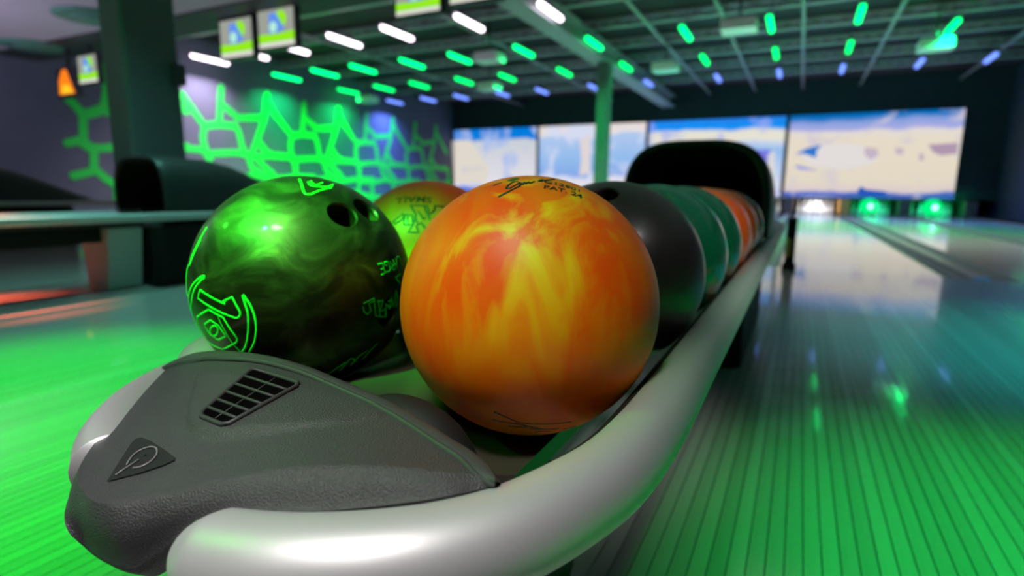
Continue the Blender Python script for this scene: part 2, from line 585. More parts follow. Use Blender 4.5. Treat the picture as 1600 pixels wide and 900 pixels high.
# ================================================================== SCREENS
def screen_mat(name, bands, n_scale, n_col, lo, hi, strength=1.0, seed=0.0, stretch=(1, 1, 1)):
    """flat projected picture: vertical bands of colour with soft blobs"""
    m = bpy.data.materials.new(name)
    m.use_nodes = True
    nt = m.node_tree
    b = nt.nodes['Principled BSDF']
    b.inputs['Base Color'].default_value = (0.02, 0.02, 0.02, 1)
    b.inputs['Specular IOR Level'].default_value = 0.1
    b.inputs['Roughness'].default_value = 0.8
    uv = nt.nodes.new('ShaderNodeUVMap')
    sp = nt.nodes.new('ShaderNodeSeparateXYZ')
    nt.links.new(uv.outputs['UV'], sp.inputs[0])
    nz = nt.nodes.new('ShaderNodeTexNoise')
    nz.inputs['Scale'].default_value = 2.2
    nz.inputs['Detail'].default_value = 2
    mp = nt.nodes.new('ShaderNodeMapping')
    mp.inputs['Location'].default_value = (seed, seed * 1.7, 0)
    mp.inputs['Scale'].default_value = stretch
    nt.links.new(uv.outputs['UV'], mp.inputs['Vector'])
    nt.links.new(mp.outputs['Vector'], nz.inputs['Vector'])
    ad = nt.nodes.new('ShaderNodeMath')
    ad.operation = 'MULTIPLY_ADD'
    ad.inputs[1].default_value = 0.10
    nt.links.new(nz.outputs['Fac'], ad.inputs[0])
    sb = nt.nodes.new('ShaderNodeMath')
    sb.operation = 'SUBTRACT'
    sb.inputs[1].default_value = 0.05
    nt.links.new(sp.outputs['Y'], sb.inputs[0])
    nt.links.new(sb.outputs[0], ad.inputs[2])
    r = nt.nodes.new('ShaderNodeValToRGB')
    els = r.color_ramp.elements
    while len(els) > 1:
        els.remove(els[-1])
    els[0].position = bands[0][0]
    els[0].color = (*bands[0][1], 1)
    for p, c in bands[1:]:
        e = els.new(p)
        e.color = (*c, 1)
    nt.links.new(ad.outputs[0], r.inputs['Fac'])
    n2 = nt.nodes.new('ShaderNodeTexNoise')
    n2.inputs['Scale'].default_value = n_scale
    n2.inputs['Detail'].default_value = 2.5
    n2.inputs['Distortion'].default_value = 0.6
    nt.links.new(mp.outputs['Vector'], n2.inputs['Vector'])
    r2 = nt.nodes.new('ShaderNodeValToRGB')
    r2.color_ramp.elements[0].position = lo
    r2.color_ramp.elements[1].position = hi
    nt.links.new(n2.outputs['Fac'], r2.inputs['Fac'])
    mx = nt.nodes.new('ShaderNodeMix')
    mx.data_type = 'RGBA'
    mx.inputs[7].default_value = (*n_col, 1)
    nt.links.new(r2.outputs['Color'], mx.inputs[0])
    nt.links.new(r.outputs['Color'], mx.inputs[6])
    nt.links.new(mx.outputs[2], b.inputs['Emission Color'])
    b.inputs['Emission Strength'].default_value = strength
    return m


FRAME = mat('screen_frame', (0.02, 0.03, 0.03), 0.5)
SX = [-12.85, -9.05, -4.91, -0.55, 3.9]
SZ0, SZ1 = 0.50, 2.98
cream, wht, lav, blu, lbl = (0.80, 0.72, 0.58), (0.80, 0.78, 0.84), (0.36, 0.38, 0.85), (0.0, 0.20, 0.75), (0.30, 0.52, 0.88)
scr_def = [
    ([(0.0, (0.10, 0.20, 0.75)), (0.07, (0.15, 0.25, 0.8)), (0.12, wht), (0.5, (0.70, 0.70, 0.78)), (0.80, (0.62, 0.66, 0.70)), (0.84, (0.0, 0.22, 0.78)), (1.0, (0.0, 0.20, 0.74))],
     2.2, (0.44, 0.55, 0.88), 0.50, 0.66, 3.1),
    ([(0.0, wht), (0.22, wht), (0.28, (0.25, 0.42, 0.85)), (0.5, lbl), (0.84, (0.45, 0.6, 0.9)), (0.88, (0.85, 0.78, 0.78)), (1.0, (0.80, 0.72, 0.70))],
     2.4, (0.70, 0.74, 0.92), 0.50, 0.62, 7.7),
    ([(0.0, wht), (0.3, (0.55, 0.66, 0.9)), (0.60, lbl), (0.70, (0.62, 0.70, 0.85)), (0.74, (0.84, 0.80, 0.66)), (0.84, (0.80, 0.78, 0.70)), (0.88, (0.0, 0.30, 0.95)), (1.0, (0.02, 0.22, 0.85))],
     2.0, (0.36, 0.42, 0.92), 0.54, 0.68, 1.3),
    ([(0.0, (0.03, 0.08, 0.45)), (0.06, (0.08, 0.14, 0.55)), (0.09, (0.74, 0.62, 0.62)), (0.2, cream), (0.70, (0.83, 0.74, 0.60)), (0.78, (0.80, 0.74, 0.70)), (0.82, (0.40, 0.42, 0.80)), (0.90, (0.25, 0.36, 0.75)), (0.95, (0.0, 0.17, 0.55)), (1.0, (0.0, 0.15, 0.5))],
     3.0, (0.66, 0.60, 0.70), 0.56, 0.72, 5.2),
]
scr_lab = ['projection screen with blue sky band, meeting the green mural wall', 'projection screen partly hidden by the slim green pillar',
           'projection screen with pale cloud strip above the black hood', 'cream coloured projection screen with blue fin shape above the glowing pin decks']
for i in range(4):
    x0, x1 = SX[i] + 0.05, SX[i + 1] - 0.06
    t = thing('projection_screen', scr_lab[i], 'screen', ((x0 + x1) / 2, 20.03, SZ0), 'projection screens')
    hw = (x1 - x0) / 2
    f = MB()
    f.box(-hw - 0.05, hw + 0.05, -0.03, 0.02, -0.03, 0).box(-hw - 0.05, hw + 0.05, -0.03, 0.02, SZ1 - SZ0, SZ1 - SZ0 + 0.04)
    f.box(-hw - 0.05, -hw, -0.03, 0.02, 0, SZ1 - SZ0).box(hw, hw + 0.05, -0.03, 0.02, 0, SZ1 - SZ0)
    f.build('frame', FRAME, t)
    me = MB().add([(-hw, -0.01, 0), (hw, -0.01, 0), (hw, -0.01, SZ1 - SZ0), (-hw, -0.01, SZ1 - SZ0)], [(0, 1, 2, 3)]).mesh('picture')
    uvl = me.uv_layers.new(name='UVMap')
    for li, (u, v) in enumerate([(0, 0), (1, 0), (1, 1), (0, 1)]):
        uvl.data[li].uv = (u, v)
    d = scr_def[i]
    link('picture', me, screen_mat('projected_picture_%d' % i, d[0], d[1], d[2], d[3], d[4], 0.95, d[5], (2, 1, 1)), t)

    def patch(px, col, nm, s=0.95, yy=20.010):
        P = [ony(a, b, yy) for a, b in px]
        loc = Vector(t.location)
        vs = [Vector((p.x, yy, p.z)) - loc for p in P]
        o = MB().add(vs, [tuple(range(len(vs)))]).build('picture_shape', emission(nm, col, s), t)
        return o
    if i == 3:
        patch([(1312 + 60 * math.cos(a * PI / 12), 244 + 20 * math.sin(a * PI / 12)) for a in range(24)], (0.80, 0.75, 0.74), 'whale_pale', yy=20.015)
        patch([(1243, 241), (1260, 232), (1285, 226), (1276, 235), (1275, 247), (1268, 244), (1255, 240)], (0.03, 0.20, 0.65), 'fin_blue')
        patch([(1243, 258), (1250, 259), (1280, 267), (1250, 265), (1243, 261)], (0.30, 0.34, 0.80), 'streak_lavender')
        patch([(1450, 226), (1497, 223), (1495, 240), (1470, 243), (1458, 238)], (0.45, 0.33, 0.45), 'boat_mauve')
        patch([(1352, 230), (1370, 232), (1373, 242), (1360, 250), (1350, 240)], (0.58, 0.48, 0.58), 'mark_mauve')
        patch([(1398, 230), (1412, 232), (1411, 242), (1400, 241)], (0.62, 0.52, 0.60), 'mark_mauve')
        patch([(1436, 240), (1443, 240), (1444, 250), (1436, 251)], (0.55, 0.44, 0.55), 'mark_mauve2')
        patch([(1340, 297), (1346, 291), (1352, 296), (1384, 299), (1386, 308), (1342, 307)], (0.02, 0.10, 0.50), 'hull_blue')
    if i == 2:
        patch([(1176, 234), (1204, 234), (1200, 262), (1193, 275), (1185, 250)], (0.20, 0.20, 0.80), 'figure_blue')
        patch([(1192, 290), (1200, 240), (1211, 236), (1211, 300), (1196, 303)], (0.72, 0.72, 0.74), 'column_grey')
    if i == 0:
        patch([(706, 220), (735, 219), (748, 240), (765, 262), (760, 285), (708, 286)], (0.78, 0.72, 0.64), 'cloud_cream')
        patch([(722, 262), (752, 258), (757, 266), (722, 270)], (0.55, 0.58, 0.72), 'cloud_shade')
    if i == 1:
        patch([(906, 220), (922, 208), (922, 270), (905, 275), (908, 250)], (0.78, 0.70, 0.70), 'cloud_pink')

# ================================================================== PIN DECKS
PINW = mat('pin_white', (0.86, 0.86, 0.84), 0.35, coat=0.3)
PINR = mat('pin_red', (0.55, 0.03, 0.03), 0.4)
KICK = mat('kickback_brown', (0.10, 0.07, 0.05), 0.6)
KAMB = mat('kickback_amber', (0.55, 0.27, 0.06), 0.5)
prof = [(0.026, 0), (0.029, 0.01), (0.05, 0.06), (0.060, 0.11), (0.0605, 0.13), (0.054, 0.17), (0.04, 0.21), (0.027, 0.25), (0.0235, 0.27), (0.0245, 0.30), (0.031, 0.335), (0.0325, 0.35), (0.028, 0.37), (0.014, 0.382), (0.002, 0.385)]
pin_me = MB().lathe(prof, 16).mesh('pin_body')
pin_me.materials.append(PINW)
str_me = MB().lathe([(0.0245, 0.262), (0.0255, 0.268), (0.0262, 0.276), (0.0255, 0.282)], 16).mesh('neck_stripe')
str_me.materials.append(PINR)
for me in (pin_me, str_me):
    for p in me.polygons:
        p.use_smooth = True
PINY = 19.75
pin_lab = {1: 'white pin left of the rail tip', 2: 'white pin under the cream screen', 3: 'green-lit pin in middle deck', 4: 'green-lit pin by right wall'}
pin_side = {1: (False, 'dark brown panel'), 2: (False, 'amber panel'), 3: (True, 'amber panel'), 4: (False, 'right wall')}
for i in (1, 2, 3, 4):
    c = (DIV[i] + DIV[i + 1]) / 2
    for row in range(4):
        for k in range(row + 1):
            kk = k if pin_side[i][0] else row - k
            lab = '%s, %s row, %s from %s' % (pin_lab[i], ['front', 'second', 'third', 'back'][row], ['first', 'second', 'third', 'fourth'][kk], pin_side[i][1])
            t = thing('bowling_pin', lab, 'bowling pin', (c + (k - row / 2) * 0.305, PINY + row * 0.264, 0.0), 'pins on deck %d' % i)
            for me, nm in ((pin_me, 'pin_body'), (str_me, 'neck_stripe')):
                o = bpy.data.objects.new(nm, me)
                COL.objects.link(o)
                o.parent = t
for i, x in enumerate(DIV):
    if i == 0:
        continue
    o = MB().bevbox(-0.14, 0.14, 0, 2.1, 0.001, 0.465, 0.01).build('kickback_panel', KAMB if i == 3 else KICK)
    o.location = (x, 19.62, 0)
    tag(o, ['', 'dark panel between pin decks behind the balls', 'dark brown panel between pins straight past the rail tip', 'amber panel right of the bright white pins',
            'dark panel between the two green pin decks', 'dark panel closing the last pin deck at the right wall'][i], 'panel', 'kickback panels')
# light in each deck
for i, colr, wt in ((1, (1, 1, 0.95), 80), (2, (1, 1, 0.95), 120), (3, (0.0, 1, 0.25), 60), (4, (0.0, 1, 0.25), 60)):
    c = (DIV[i] + DIV[i + 1]) / 2
    area('pin_deck_lamp_%d' % i, (c, 19.6, 0.485), (c, 20.0, 0.1), colr, wt * 0.14, 0.9, 0.05)
GLOW = emission('green_deck_glow', (0.0, 0.9, 0.22), 1.1)
GLOWC = emission('cyan_deck_core', (0.35, 1.0, 0.85), 3.0)
for i, lab in ((3, 'round green lamp glowing in the middle pin deck'), (4, 'round green lamp glowing in the pin deck by the right wall')):
    c = (DIV[i] + DIV[i + 1]) / 2
    t = thing('deck_lamp', lab, 'lamp', (c - 0.05, 19.40, 0.0), 'green deck lamps')
    MB().tube([(-0.1, 0.04, 0), (-0.1, 0.04, 0.2)], 0.02, 10).build('stem', KICK, t)
    MB().lathe([(0.01, -0.23), (0.12, -0.20), (0.22, -0.11), (0.25, 0), (0.22, 0.11), (0.12, 0.20), (0.01, 0.23)], 20, (-0.1, 0.04, 0.27)).build('globe', GLOW, t, True)
    MB().lathe([(0.01, -0.08), (0.06, -0.05), (0.08, 0), (0.06, 0.05), (0.01, 0.08)], 14, (-0.08, -0.16, 0.27)).build('bulb', GLOWC, t, True)

# ================================================================== LED TUBES, PROJECTORS, MONITORS
HOUS = mat('led_housing', (0.12, 0.12, 0.13), 0.4, 0.5)
LEDX = [-12.4, -11.05, -9.8, -8.33, -7.03, -5.45, -3.91, -2.15, -0.73, 0.6, 2.08, 3.32]
LEDW = {'white': 55, 'green': 62, 'blue': 75}
ORD = ['first', 'second', 'third', 'fourth', 'fifth', 'sixth', 'seventh', 'eighth', 'ninth', 'tenth', 'eleventh', 'twelfth']
leds = [(9.05, (1.0, 0.86, 1.0), 5.0, 0.95, 'white', 'over the near lanes', range(0, 7)),
        (11.25, (0.0, 1.0, 0.20), 3.2, 0.95, 'green', 'row behind the white tubes', range(0, 11)),
        (13.55, (0.0, 1.0, 0.16), 2.6, 0.9, 'green', 'row before the blue tubes', range(0, 10)),
        (15.75, (0.16, 0.28, 1.0), 1.9, 0.85, 'blue', 'row nearest the screens', range(0, 12))]
LZ0 = H + 2.9
for y, colr, st, ln, cn, where, idx in leds:
    em = emission('led_%s_%d' % (cn, int(y)), colr, st)
    hme = MB().bevbox(-0.05, 0.05, -ln / 2 - 0.05, ln / 2 + 0.05, 0.03, 0.09, 0.012).mesh('housing')
    hme.materials.append(HOUS)
    r = 0.05
    pts = [(0, -ln / 2 + 0.0, 0.0), (0, -ln / 2 + 0.02, 0), (0, -ln / 2 + 0.06, 0), (0, ln / 2 - 0.06, 0), (0, ln / 2 - 0.02, 0), (0, ln / 2, 0)]
    tme = MB().tube(pts, [r * 0.3, r * 0.75, r, r, r * 0.75, r * 0.3], 12).mesh('light_tube')
    tme.materials.append(em)
    sme = MB().tube([(0, 0, 0.09), (0, 0, RZ - LZ0)], 0.008, 6).mesh('hanger')
    sme.materials.append(HOUS)
    for k in idx:
        yy = y
        if cn == 'green' and y < 12 and k == 10:
            yy = 12.7
        t = thing('led_tube', '%s %s LED tube from the mural wall, %s' % (ORD[k], cn, where), 'light', (LEDX[k], yy, LZ0), '%s tubes at %d metres' % (cn, int(y)))
        for nm, me in (('housing', hme), ('light_tube', tme), ('hanger', sme)):
            o = bpy.data.objects.new(nm, me)
            COL.objects.link(o)
            o.parent = t
        lo = area('led_tube_light', (LEDX[k], yy, LZ0 - 0.06), (LEDX[k], yy, 0), colr, LEDW[cn], ln, 0.08, 130)
        lo.rotation_euler = (0, 0, PI / 2)
PROJW = mat('projector_shell', (0.80, 0.85, 0.85), 0.4)
LENS = mat('projector_lens', (0.02, 0.03, 0.04), 0.1)
pr_lab = ['ceiling projector above the green tubes over the lane ahead of the rail', 'ceiling projector right of the slim pillar', 'ceiling projector near the right wall',
          'ceiling projector under the girder before the slim pillar', 'ceiling projector left of the slim pillar near the blue tubes', 'ceiling projector nearest the mural wall']
for (a, b), lab in zip([(1155, 40), (1040, 105), (1462, 70), (765, 90), (765, 135), (575, 155)], pr_lab):
    q = onz(a, b, 2.72)
    t = thing('projector', lab, 'projector', (q.x, q.y, q.z), 'ceiling projectors')
    MB().bevbox(-0.27, 0.27, -0.22, 0.22, -0.09, 0.09, 0.03).build('case', PROJW, t)
    MB().tube([(0, 0, 0.09), (0, 0, RZ - q.z - 0.001)], 0.025, 10).build('mount_pole', HOUS, t, True)
    MB().tube([(0.1, 0.2, 0), (0.1, 0.26, 0)], 0.07, 16).build('lens', LENS, t, True)

CASE = mat('monitor_case', (0.03, 0.03, 0.035), 0.4)
MG = emission('monitor_grey', (0.34, 0.36, 0.31), 1.0)
ML = emission('monitor_lime', (0.30, 0.85, 0.01), 1.0)
MW = emission('monitor_white', (0.75, 0.75, 0.66), 1.0)
MBu = emission('monitor_blue', (0.12, 0.28, 0.85), 1.0)
MBl = emission('monitor_pale', (0.45, 0.85, 0.70), 1.0)
MO = emission('monitor_orange', (1.0, 0.22, 0.01), 1.1)
MY = emission('monitor_yellow', (1.0, 0.55, 0.02), 1.1)


def monitor(x0, x1, z0, z1, lab, orange=False, tilt=0.0, y=5.55):
    k_ = 5.55 / 5.75
    x0, x1, z0, z1 = x0 * k_, x1 * k_, H + (z0 - H) * k_, H + (z1 - H) * k_
    hw, ht = (x1 - x0) / 2, (z1 - z0)
    t = thing('overhead_monitor', lab, 'monitor', ((x0 + x1) / 2, y, z0), 'overhead score monitors')
    MB().bevbox(-hw, hw, 0, 0.09, 0, ht, 0.015).build('case', CASE, t)
    MB().box(-0.04, 0.04, 0.03, 0.08, ht, max(ht + 0.002, LZ - 0.02 - z0)).build('bracket', CASE, t)

    def sh(pts, m, d=0.004):
        MB().add([(u * (hw - 0.04), -d, 0.03 + v * (ht - 0.06)) for u, v in pts], [tuple(range(len(pts)))]).build('display_shape', m, t)
    sh([(-1, 0), (1, 0), (1, 1), (-1, 1)], MG if not orange else CASE, 0.003)
    if orange:
        sh([(-0.9, 0.05), (0.9, 0.05), (0.5, 0.55), (0.15, 1), (-0.35, 1), (-0.8, 0.6)], MO)
        sh([(-0.6, 0.08), (0.7, 0.08), (0.3, 0.4), (-0.5, 0.42)], MY, 0.006)
        return t
    sh([(-1, 0.13), (1, 0.13), (1, 0.38), (0.1, 0.34), (-1, 0.36)], ML)
    sh([(-1, 0.0), (1, 0.0), (1, 0.12), (-1, 0.12)], MW, 0.005)
    sh([(0.28 + 0.34 * math.cos(q / 8 * PI), 0.72 + 0.22 * math.sin(q / 8 * PI)) for q in range(16)], ML, 0.005)
    sh([(-0.42, 0.36), (-0.36, 0.9), (0.02, 0.9), (0.5, 0.42), (0.1, 0.36)], MBu, 0.006)
    sh([(-0.14 + 0.22 * math.cos(q / 8 * PI), 0.52 + 0.15 * math.sin(q / 8 * PI)) for q in range(16)], MBl, 0.008)
    return t


monitor(-7.66, -6.93, H + 1.80, H + 2.36, 'score monitor with blue figure, nearest the wide pillar')
monitor(-6.87, -6.12, H + 1.86, H + 2.40, 'score monitor with blue figure, right one of the pair above the mural')
monitor(-4.52, -3.82, H + 2.0, H + 2.44, 'lime score monitor at the ceiling beside the white tubes')
monitor(-3.76, -3.06, H + 2.04, H + 2.44, 'lime score monitor at the ceiling, next to the girder')
monitor(-12.1, -11.45, H + 1.55, H + 2.05, 'score monitor with orange picture by the left wall', True)
monitor(-11.38, -10.75, H + 1.72, H + 2.22, 'small score monitor beside the orange one by the left wall')

# ================================================================== BALL RETURN
AX = -0.3285
RR = 0.0235
SILV = mat('silver_rail_paint', (0.52, 0.52, 0.525), 0.46, 0.5, bump=(1400, 0.05), spec=0.5)
CAPB = mat('cap_plastic', (0.036, 0.036, 0.038), 0.42, bump=(1000, 1.0), spec=0.5)
RIMB = mat('rim_plastic', (0.035, 0.037, 0.037), 0.5, bump=(2500, 0.03), spec=0.3)
BLK = mat('black_plastic', (0.009, 0.009, 0.009), 0.6, spec=0.25)
TRAY = mat('tray_dark', (0.035, 0.026, 0.022), 0.32, bump=(300, 0.05))
HOOD = mat('hood_plastic', (0.022, 0.028, 0.028), 0.45, noise=(6, (0.03, 0.036, 0.036), 0.3, 0.7))
HOODIN = mat('hood_inside', (0.006, 0.006, 0.006), 0.7)
LEGW = mat('leg_grey', (0.45, 0.50, 0.50), 0.4)
BOLT = mat('bolt_metal', (0.35, 0.4, 0.35), 0.2, 0.9)

ret = thing('ball_return', 'ball return with silver rail, vented black nose cap and rows of balls', 'ball return', (AX, 0, 0), 'ball returns')
OFF = Vector((AX, 0, 0))


def rel(P):
    return [Vector(p) - OFF for p in P]


# right rail: straight run then round the nose, ends inside the cap
right_px = [(955, 742, -.165), (888, 788, -.165), (800, 833, -.166), (700, 864, -.167), (600, 880, -.168), (500, 886, -.170), (420, 884, -.173), (350, 874, -.178), (300, 864, -.184)]
P = [(-0.0805, y, H - .165) for y in (3.35, 2.6, 1.9, 1.3, 0.9, 0.65, 0.52, 0.43)] + [(-0.0815, 0.36, H - .165)] + [tuple(onz(*p)) for p in right_px]
C = crom(P, 8)
rad = [RR] * len(C)
for i in range(9):
    rad[-1 - i] = RR * (0.35 + 0.65 * (i / 8) ** 0.5)
RIGHT_PATH = C
MB().tube(rel([tuple(p) for p in C]), rad, 40).build('side_rail', SILV, ret, True)
# left rail
left_px = [(310, 588, -.180), (262, 612, -.181), (215, 645, -.182), (180, 690, -.184), (175, 730, -.188)]
P = [(-0.575, y, H - .168) for y in (3.35, 2.6, 1.9, 1.3, 0.9, 0.62)] + [(-0.573, 0.50, H - .174), (-0.574, 0.43, H - .180), (-0.557, 0.375, H - .183)] + [tuple(onz(*p)) for p in left_px]
C = crom(P, 8)
LEFT_PATH = C
MB().tube(rel([tuple(p) for p in C]), RR, 32).build('side_rail', SILV, ret, True)
# far end bow joining the two rails
C = crom([(-0.085, 3.35, H - .165), (-0.10, 3.46, H - .165), (-0.16, 3.54, H - .165), (-0.33, 3.57, H - .165), (-0.50, 3.54, H - .165), (-0.56, 3.46, H - .165), (-0.575, 3.35, H - .168)], 6)
MB().tube(rel([tuple(p) for p in C]), RR, 24).build('end_bow', SILV, ret, True)
MB().bevbox(-0.245, 0.245, 3.22, 3.5, H - 0.20, H - 0.165, 0.02).build('end_deck', SILV, ret)


# dark liner inside each rail
def liner(path, side):
    rows = []
    Cn = [Vector(p) for p in path]
    sel = [p for p in Cn if p.y < 1.85]
    for i, p in enumerate(sel):
        t = (sel[min(i + 1, len(sel) - 1)] - sel[max(i - 1, 0)])
        t.z = 0
        t.normalize()
        n = Vector((t.y, -t.x, 0)) * side       # towards the inside
        q_ = 1.0 if side > 0 else 0.62
        rows.append([p + n * (a * q_) + Vector((0, 0, b)) for a, b in ((0.010, 0.0208), (0.020, 0.0148), (0.029, 0.004), (0.036, -0.008), (0.043, -0.018), (0.045, -0.030), (0.020, -0.032))])
    return MB().grid([rel(r) for r in rows]).build('rail_liner', BLK, ret, True)


liner(RIGHT_PATH[:-26], 1)
liner(LEFT_PATH[:-8], -1)

# ball tray with two channels
ZB = H - 0.0955
BR = 0.1085
pf = [(0, ZB - 0.083), (0.03, ZB - 0.084), (0.060, ZB - 0.090)]
for dx in (-0.042, -0.03, -0.015, 0, 0.015, 0.028, 0.036):
    pf.append((0.1285 + dx, ZB - math.sqrt(BR * BR - dx * dx) - 0.0012))
full = [(-x, z) for x, z in reversed(pf[1:])] + pf
low = [(x, min(z - 0.012, ZB - 0.12)) for x, z in full]
loop = full + list(reversed(low))
mb = MB().grid([[(x, y, z) for x, z in loop] for y in (0.335, 0.6, 1.2, 1.9)], closed=True)
n = len(loop)
mb.f += [tuple(range(n)), tuple(reversed(range(3 * n, 4 * n)))]
mb.build('ball_tray', TRAY, ret, sharp=35, recalc=True)
# dark rounded end stops under the cap
for s in (-1, 1):
    rows = []
    for i in range(9):
        a = i / 8 * PI / 2
        r_ = math.cos(a)
        rows.append([(s * 0.098 + 0.066 * r_ * math.cos(q / 20 * 2 * PI), 0.292 + 0.036 * r_ * math.sin(q / 20 * 2 * PI), H - 0.215 + (0.077 if s > 0 else 0.03) * math.sin(a) ** 0.8) for q in range(20)])
    MB().grid(rows, closed=True).build('end_stop', BLK, ret, True)
MB().box(-0.10, 0.10, 0.26, 0.40, H - 0.26, H - 0.215).build('tray_bracket', LEGW, ret)
MB().lathe([(0.001, -0.02), (0.005, -0.02), (0.005, 0), (0.007, 0.001), (0.006, 0.006), (0.001, 0.008)], 12, (0.125, 0.36, H - 0.225)).build('bolt', BOLT, ret, True)
# body under the tray, pedestals
MB().bevbox(-0.075, 0.075, 0.42, 2.6, 0.27, ZB - 0.121, 0.015).build('underbody', BLK, ret)
MB().add([(x * (0.10 + 0.03 * (z > 0.1)), y0 + (0.03 if z < 0.1 else 0) * (1 if y0 < 0.45 else -1), z) for z in (0.0, 0.235) for x, y0 in ((-1, 0.44), (1, 0.44), (1, 0.62), (-1, 0.62))],
         [(3, 2, 1, 0), (4, 5, 6, 7)] + [(i, (i + 1) % 4, 4 + (i + 1) % 4, 4 + i) for i in range(4)]).build('front_leg', BLK, ret)
MB().add([(x * (0.09 + 0.05 * (z > 0.1)), y, z) for z in (0.0, 0.345) for x, y in ((-1, 1.72), (1, 1.72), (1, 1.90), (-1, 1.90))],
         [(3, 2, 1, 0), (4, 5, 6, 7)] + [(i, (i + 1) % 4, 4 + (i + 1) % 4, 4 + i) for i in range(4)]).build('middle_leg', LEGW, ret)
MB().bevbox(-0.195, 0.195, 1.93, 2.95, 0, H - 0.19, 0.03).build('pedestal', BLK, ret)

# hood: arched shell open towards the nose
ZH = H - 0.139


def arch(wd, ht, y, nn=3.6, k=40):
    out = []
    for i in range(k + 1):
        a = PI * i / k
        c, s = math.cos(a), math.sin(a)
        out.append((wd * math.copysign(abs(c) ** (2 / nn), c), y, ZH + ht * abs(s) ** (2 / nn)))
    return out


sec = [(a_ + 0.19, b_ * 1.06, c_ * 1.045) for a_, b_, c_ in [(1.80, 0.210, 0.282), (1.785, 0.222, 0.294), (1.80, 0.230, 0.301), (1.84, 0.233, 0.303), (2.0, 0.232, 0.303), (2.14, 0.231, 0.298), (2.28, 0.229, 0.275), (2.42, 0.225, 0.228), (2.58, 0.215, 0.165), (2.74, 0.200, 0.095), (2.90, 0.180, 0.03), (2.93, 0.17, 0.004)]]
MB().grid([arch(wd, ht, y) for y, wd, ht in sec]).build('hood_shell', HOOD, ret, True)
MB().grid([arch(wd, ht, y) for y, wd, ht in [(1.99, 0.222, 0.294), (2.14, 0.215, 0.28), (2.5, 0.20, 0.20), (2.75, 0.15, 0.02)]]).build('hood_lining', HOODIN, ret, True)
MB().box(-0.2, 0.2, 2.1, 3.15, ZH - 0.05, ZH + 0.0).build('hood_base', BLK, ret)

# ---- nose cap, lofted through three edge lines
c0 = [(776, 753, -.1405), (740, 716, -.139), (700, 690, -.1375), (660, 664, -.1365), (620, 640, -.1355), (580, 620, -.1345), (524, 596, -.133), (480, 578, -.131), (428, 563, -.1290), (380, 556, -.1295), (340, 554, -.134), (316, 556, -.139), (298, 559, -.146), (278, 566, -.153), (252, 577, -.161)]
c1 = [(775, 755.5, -.1415), (742, 742, -.1395), (700, 737, -.1375), (650, 732, -.136), (590, 729, -.1355), (530, 728, -.1365), (460, 731, -.139), (400, 740, -.143), (345, 752, -.148), (290, 767, -.154), (230, 781, -.160), (175, 788, -.164), (133, 772, -.167), (128, 722, -.168), (190, 640, -.168)]
c2 = [(774, 758, -.1435), (742, 766, -.1445), (700, 775, -.146), (645, 784, -.148), (580, 792, -.151), (510, 798, -.154), (440, 801, -.157), (380, 806, -.161), (325, 818, -.168), (280, 838, -.177), (245, 870, -.19), (200, 892, -.2), (135, 858, -.2), (102, 795, -.184), (160, 668, -.178)]
NS = 12
c2 = [(a_, b_, z_ + (0.0016 if 2 <= i_ <= 9 else 0)) for i_, (a_, b_, z_) in enumerate(c2)]
L0, L1, L2 = [[Vector(p) for p in crom([tuple(onz(*q)) for q in c], NS)] for c in (c0, c1, c2)]
NC = len(L0)
rows = []
ND = 40
for j in range(ND + 1):                       # deck
    u = j / ND
    rows.append([a.lerp(b, u) for a, b in zip(L0, L1)])
dn = 16
for j in range(1, dn + 1):                    # bevel band down to the seam, rounded at the crease
    u = j / dn
    row = []
    for a0, a, b in zip(L0, L1, L2):
        d_in = (a - a0)
        d_in = d_in.normalized() if d_in.length > 1e-6 else Vector((0, 0, 0))
        ln = (b - a).length
        bulge = d_in * (ln * 0.22) * math.sin(PI * u) * (1 - u)
        row.append(a.lerp(b, u) + bulge)
    rows.append(row)
# turned-under edge
rows.append([p + Vector((0.0, 0.003, -0.004)) for p in rows[-1]])
rows.append([p + Vector((0.0, 0.010, -0.010)) for p in rows[-2]])
# closed left end
rows = [r + [r[-1] + Vector((-0.004, 0.004, -0.006)), r[-1] + Vector((-0.006, 0.008, -0.03))] for r in rows]
NC += 2
# soft raised panel round the vent
panel = [(318, 545), (318, 562), (296, 648), (299, 666), (310, 678), (345, 683), (592, 652), (640, 600), (500, 500)]


def project(p):
    d = Vector(p) - CAM
    z = d.dot(Fv)
    return 800 + FPX * d.dot(Rv) / z, 450 - FPX * d.dot(Uv) / z


def poly_dist(x, y, poly):
    inside = False
    best = 1e9
    n = len(poly)
    for i in range(n):
        x0, y0 = poly[i]
        x1, y1 = poly[(i + 1) % n]
        if (y0 > y) != (y1 > y) and x < (x1 - x0) * (y - y0) / (y1 - y0) + x0:
            inside = not inside
        dx, dy = x1 - x0, y1 - y0
        t = max(0, min(1, ((x - x0) * dx + (y - y0) * dy) / (dx * dx + dy * dy)))
        best = min(best, math.hypot(x - x0 - t * dx, y - y0 - t * dy))
    return best if inside else -best


flat = []
for j, r in enumerate(rows):
    nr = []
    for i, p in enumerate(r):
        if 0 < j < ND:
            d = poly_dist(*project(p), panel)
            s = max(0, min(1, (d + 6) / 9))
            s = s * s * (3 - 2 * s)
            edge = min(1, max(0, j - 3) / 6, (ND - j) / 6) * max(0.25, min(1, (600 - project(p)[0]) / 170))
            a = Vector(p)
            nr.append(a + Vector((0, -0.3, 1)).normalized() * (0.0036 * s * edge))
        else:
            nr.append(Vector(p))
    flat.append(nr)
mb = MB().grid([rel(r) for r in flat])
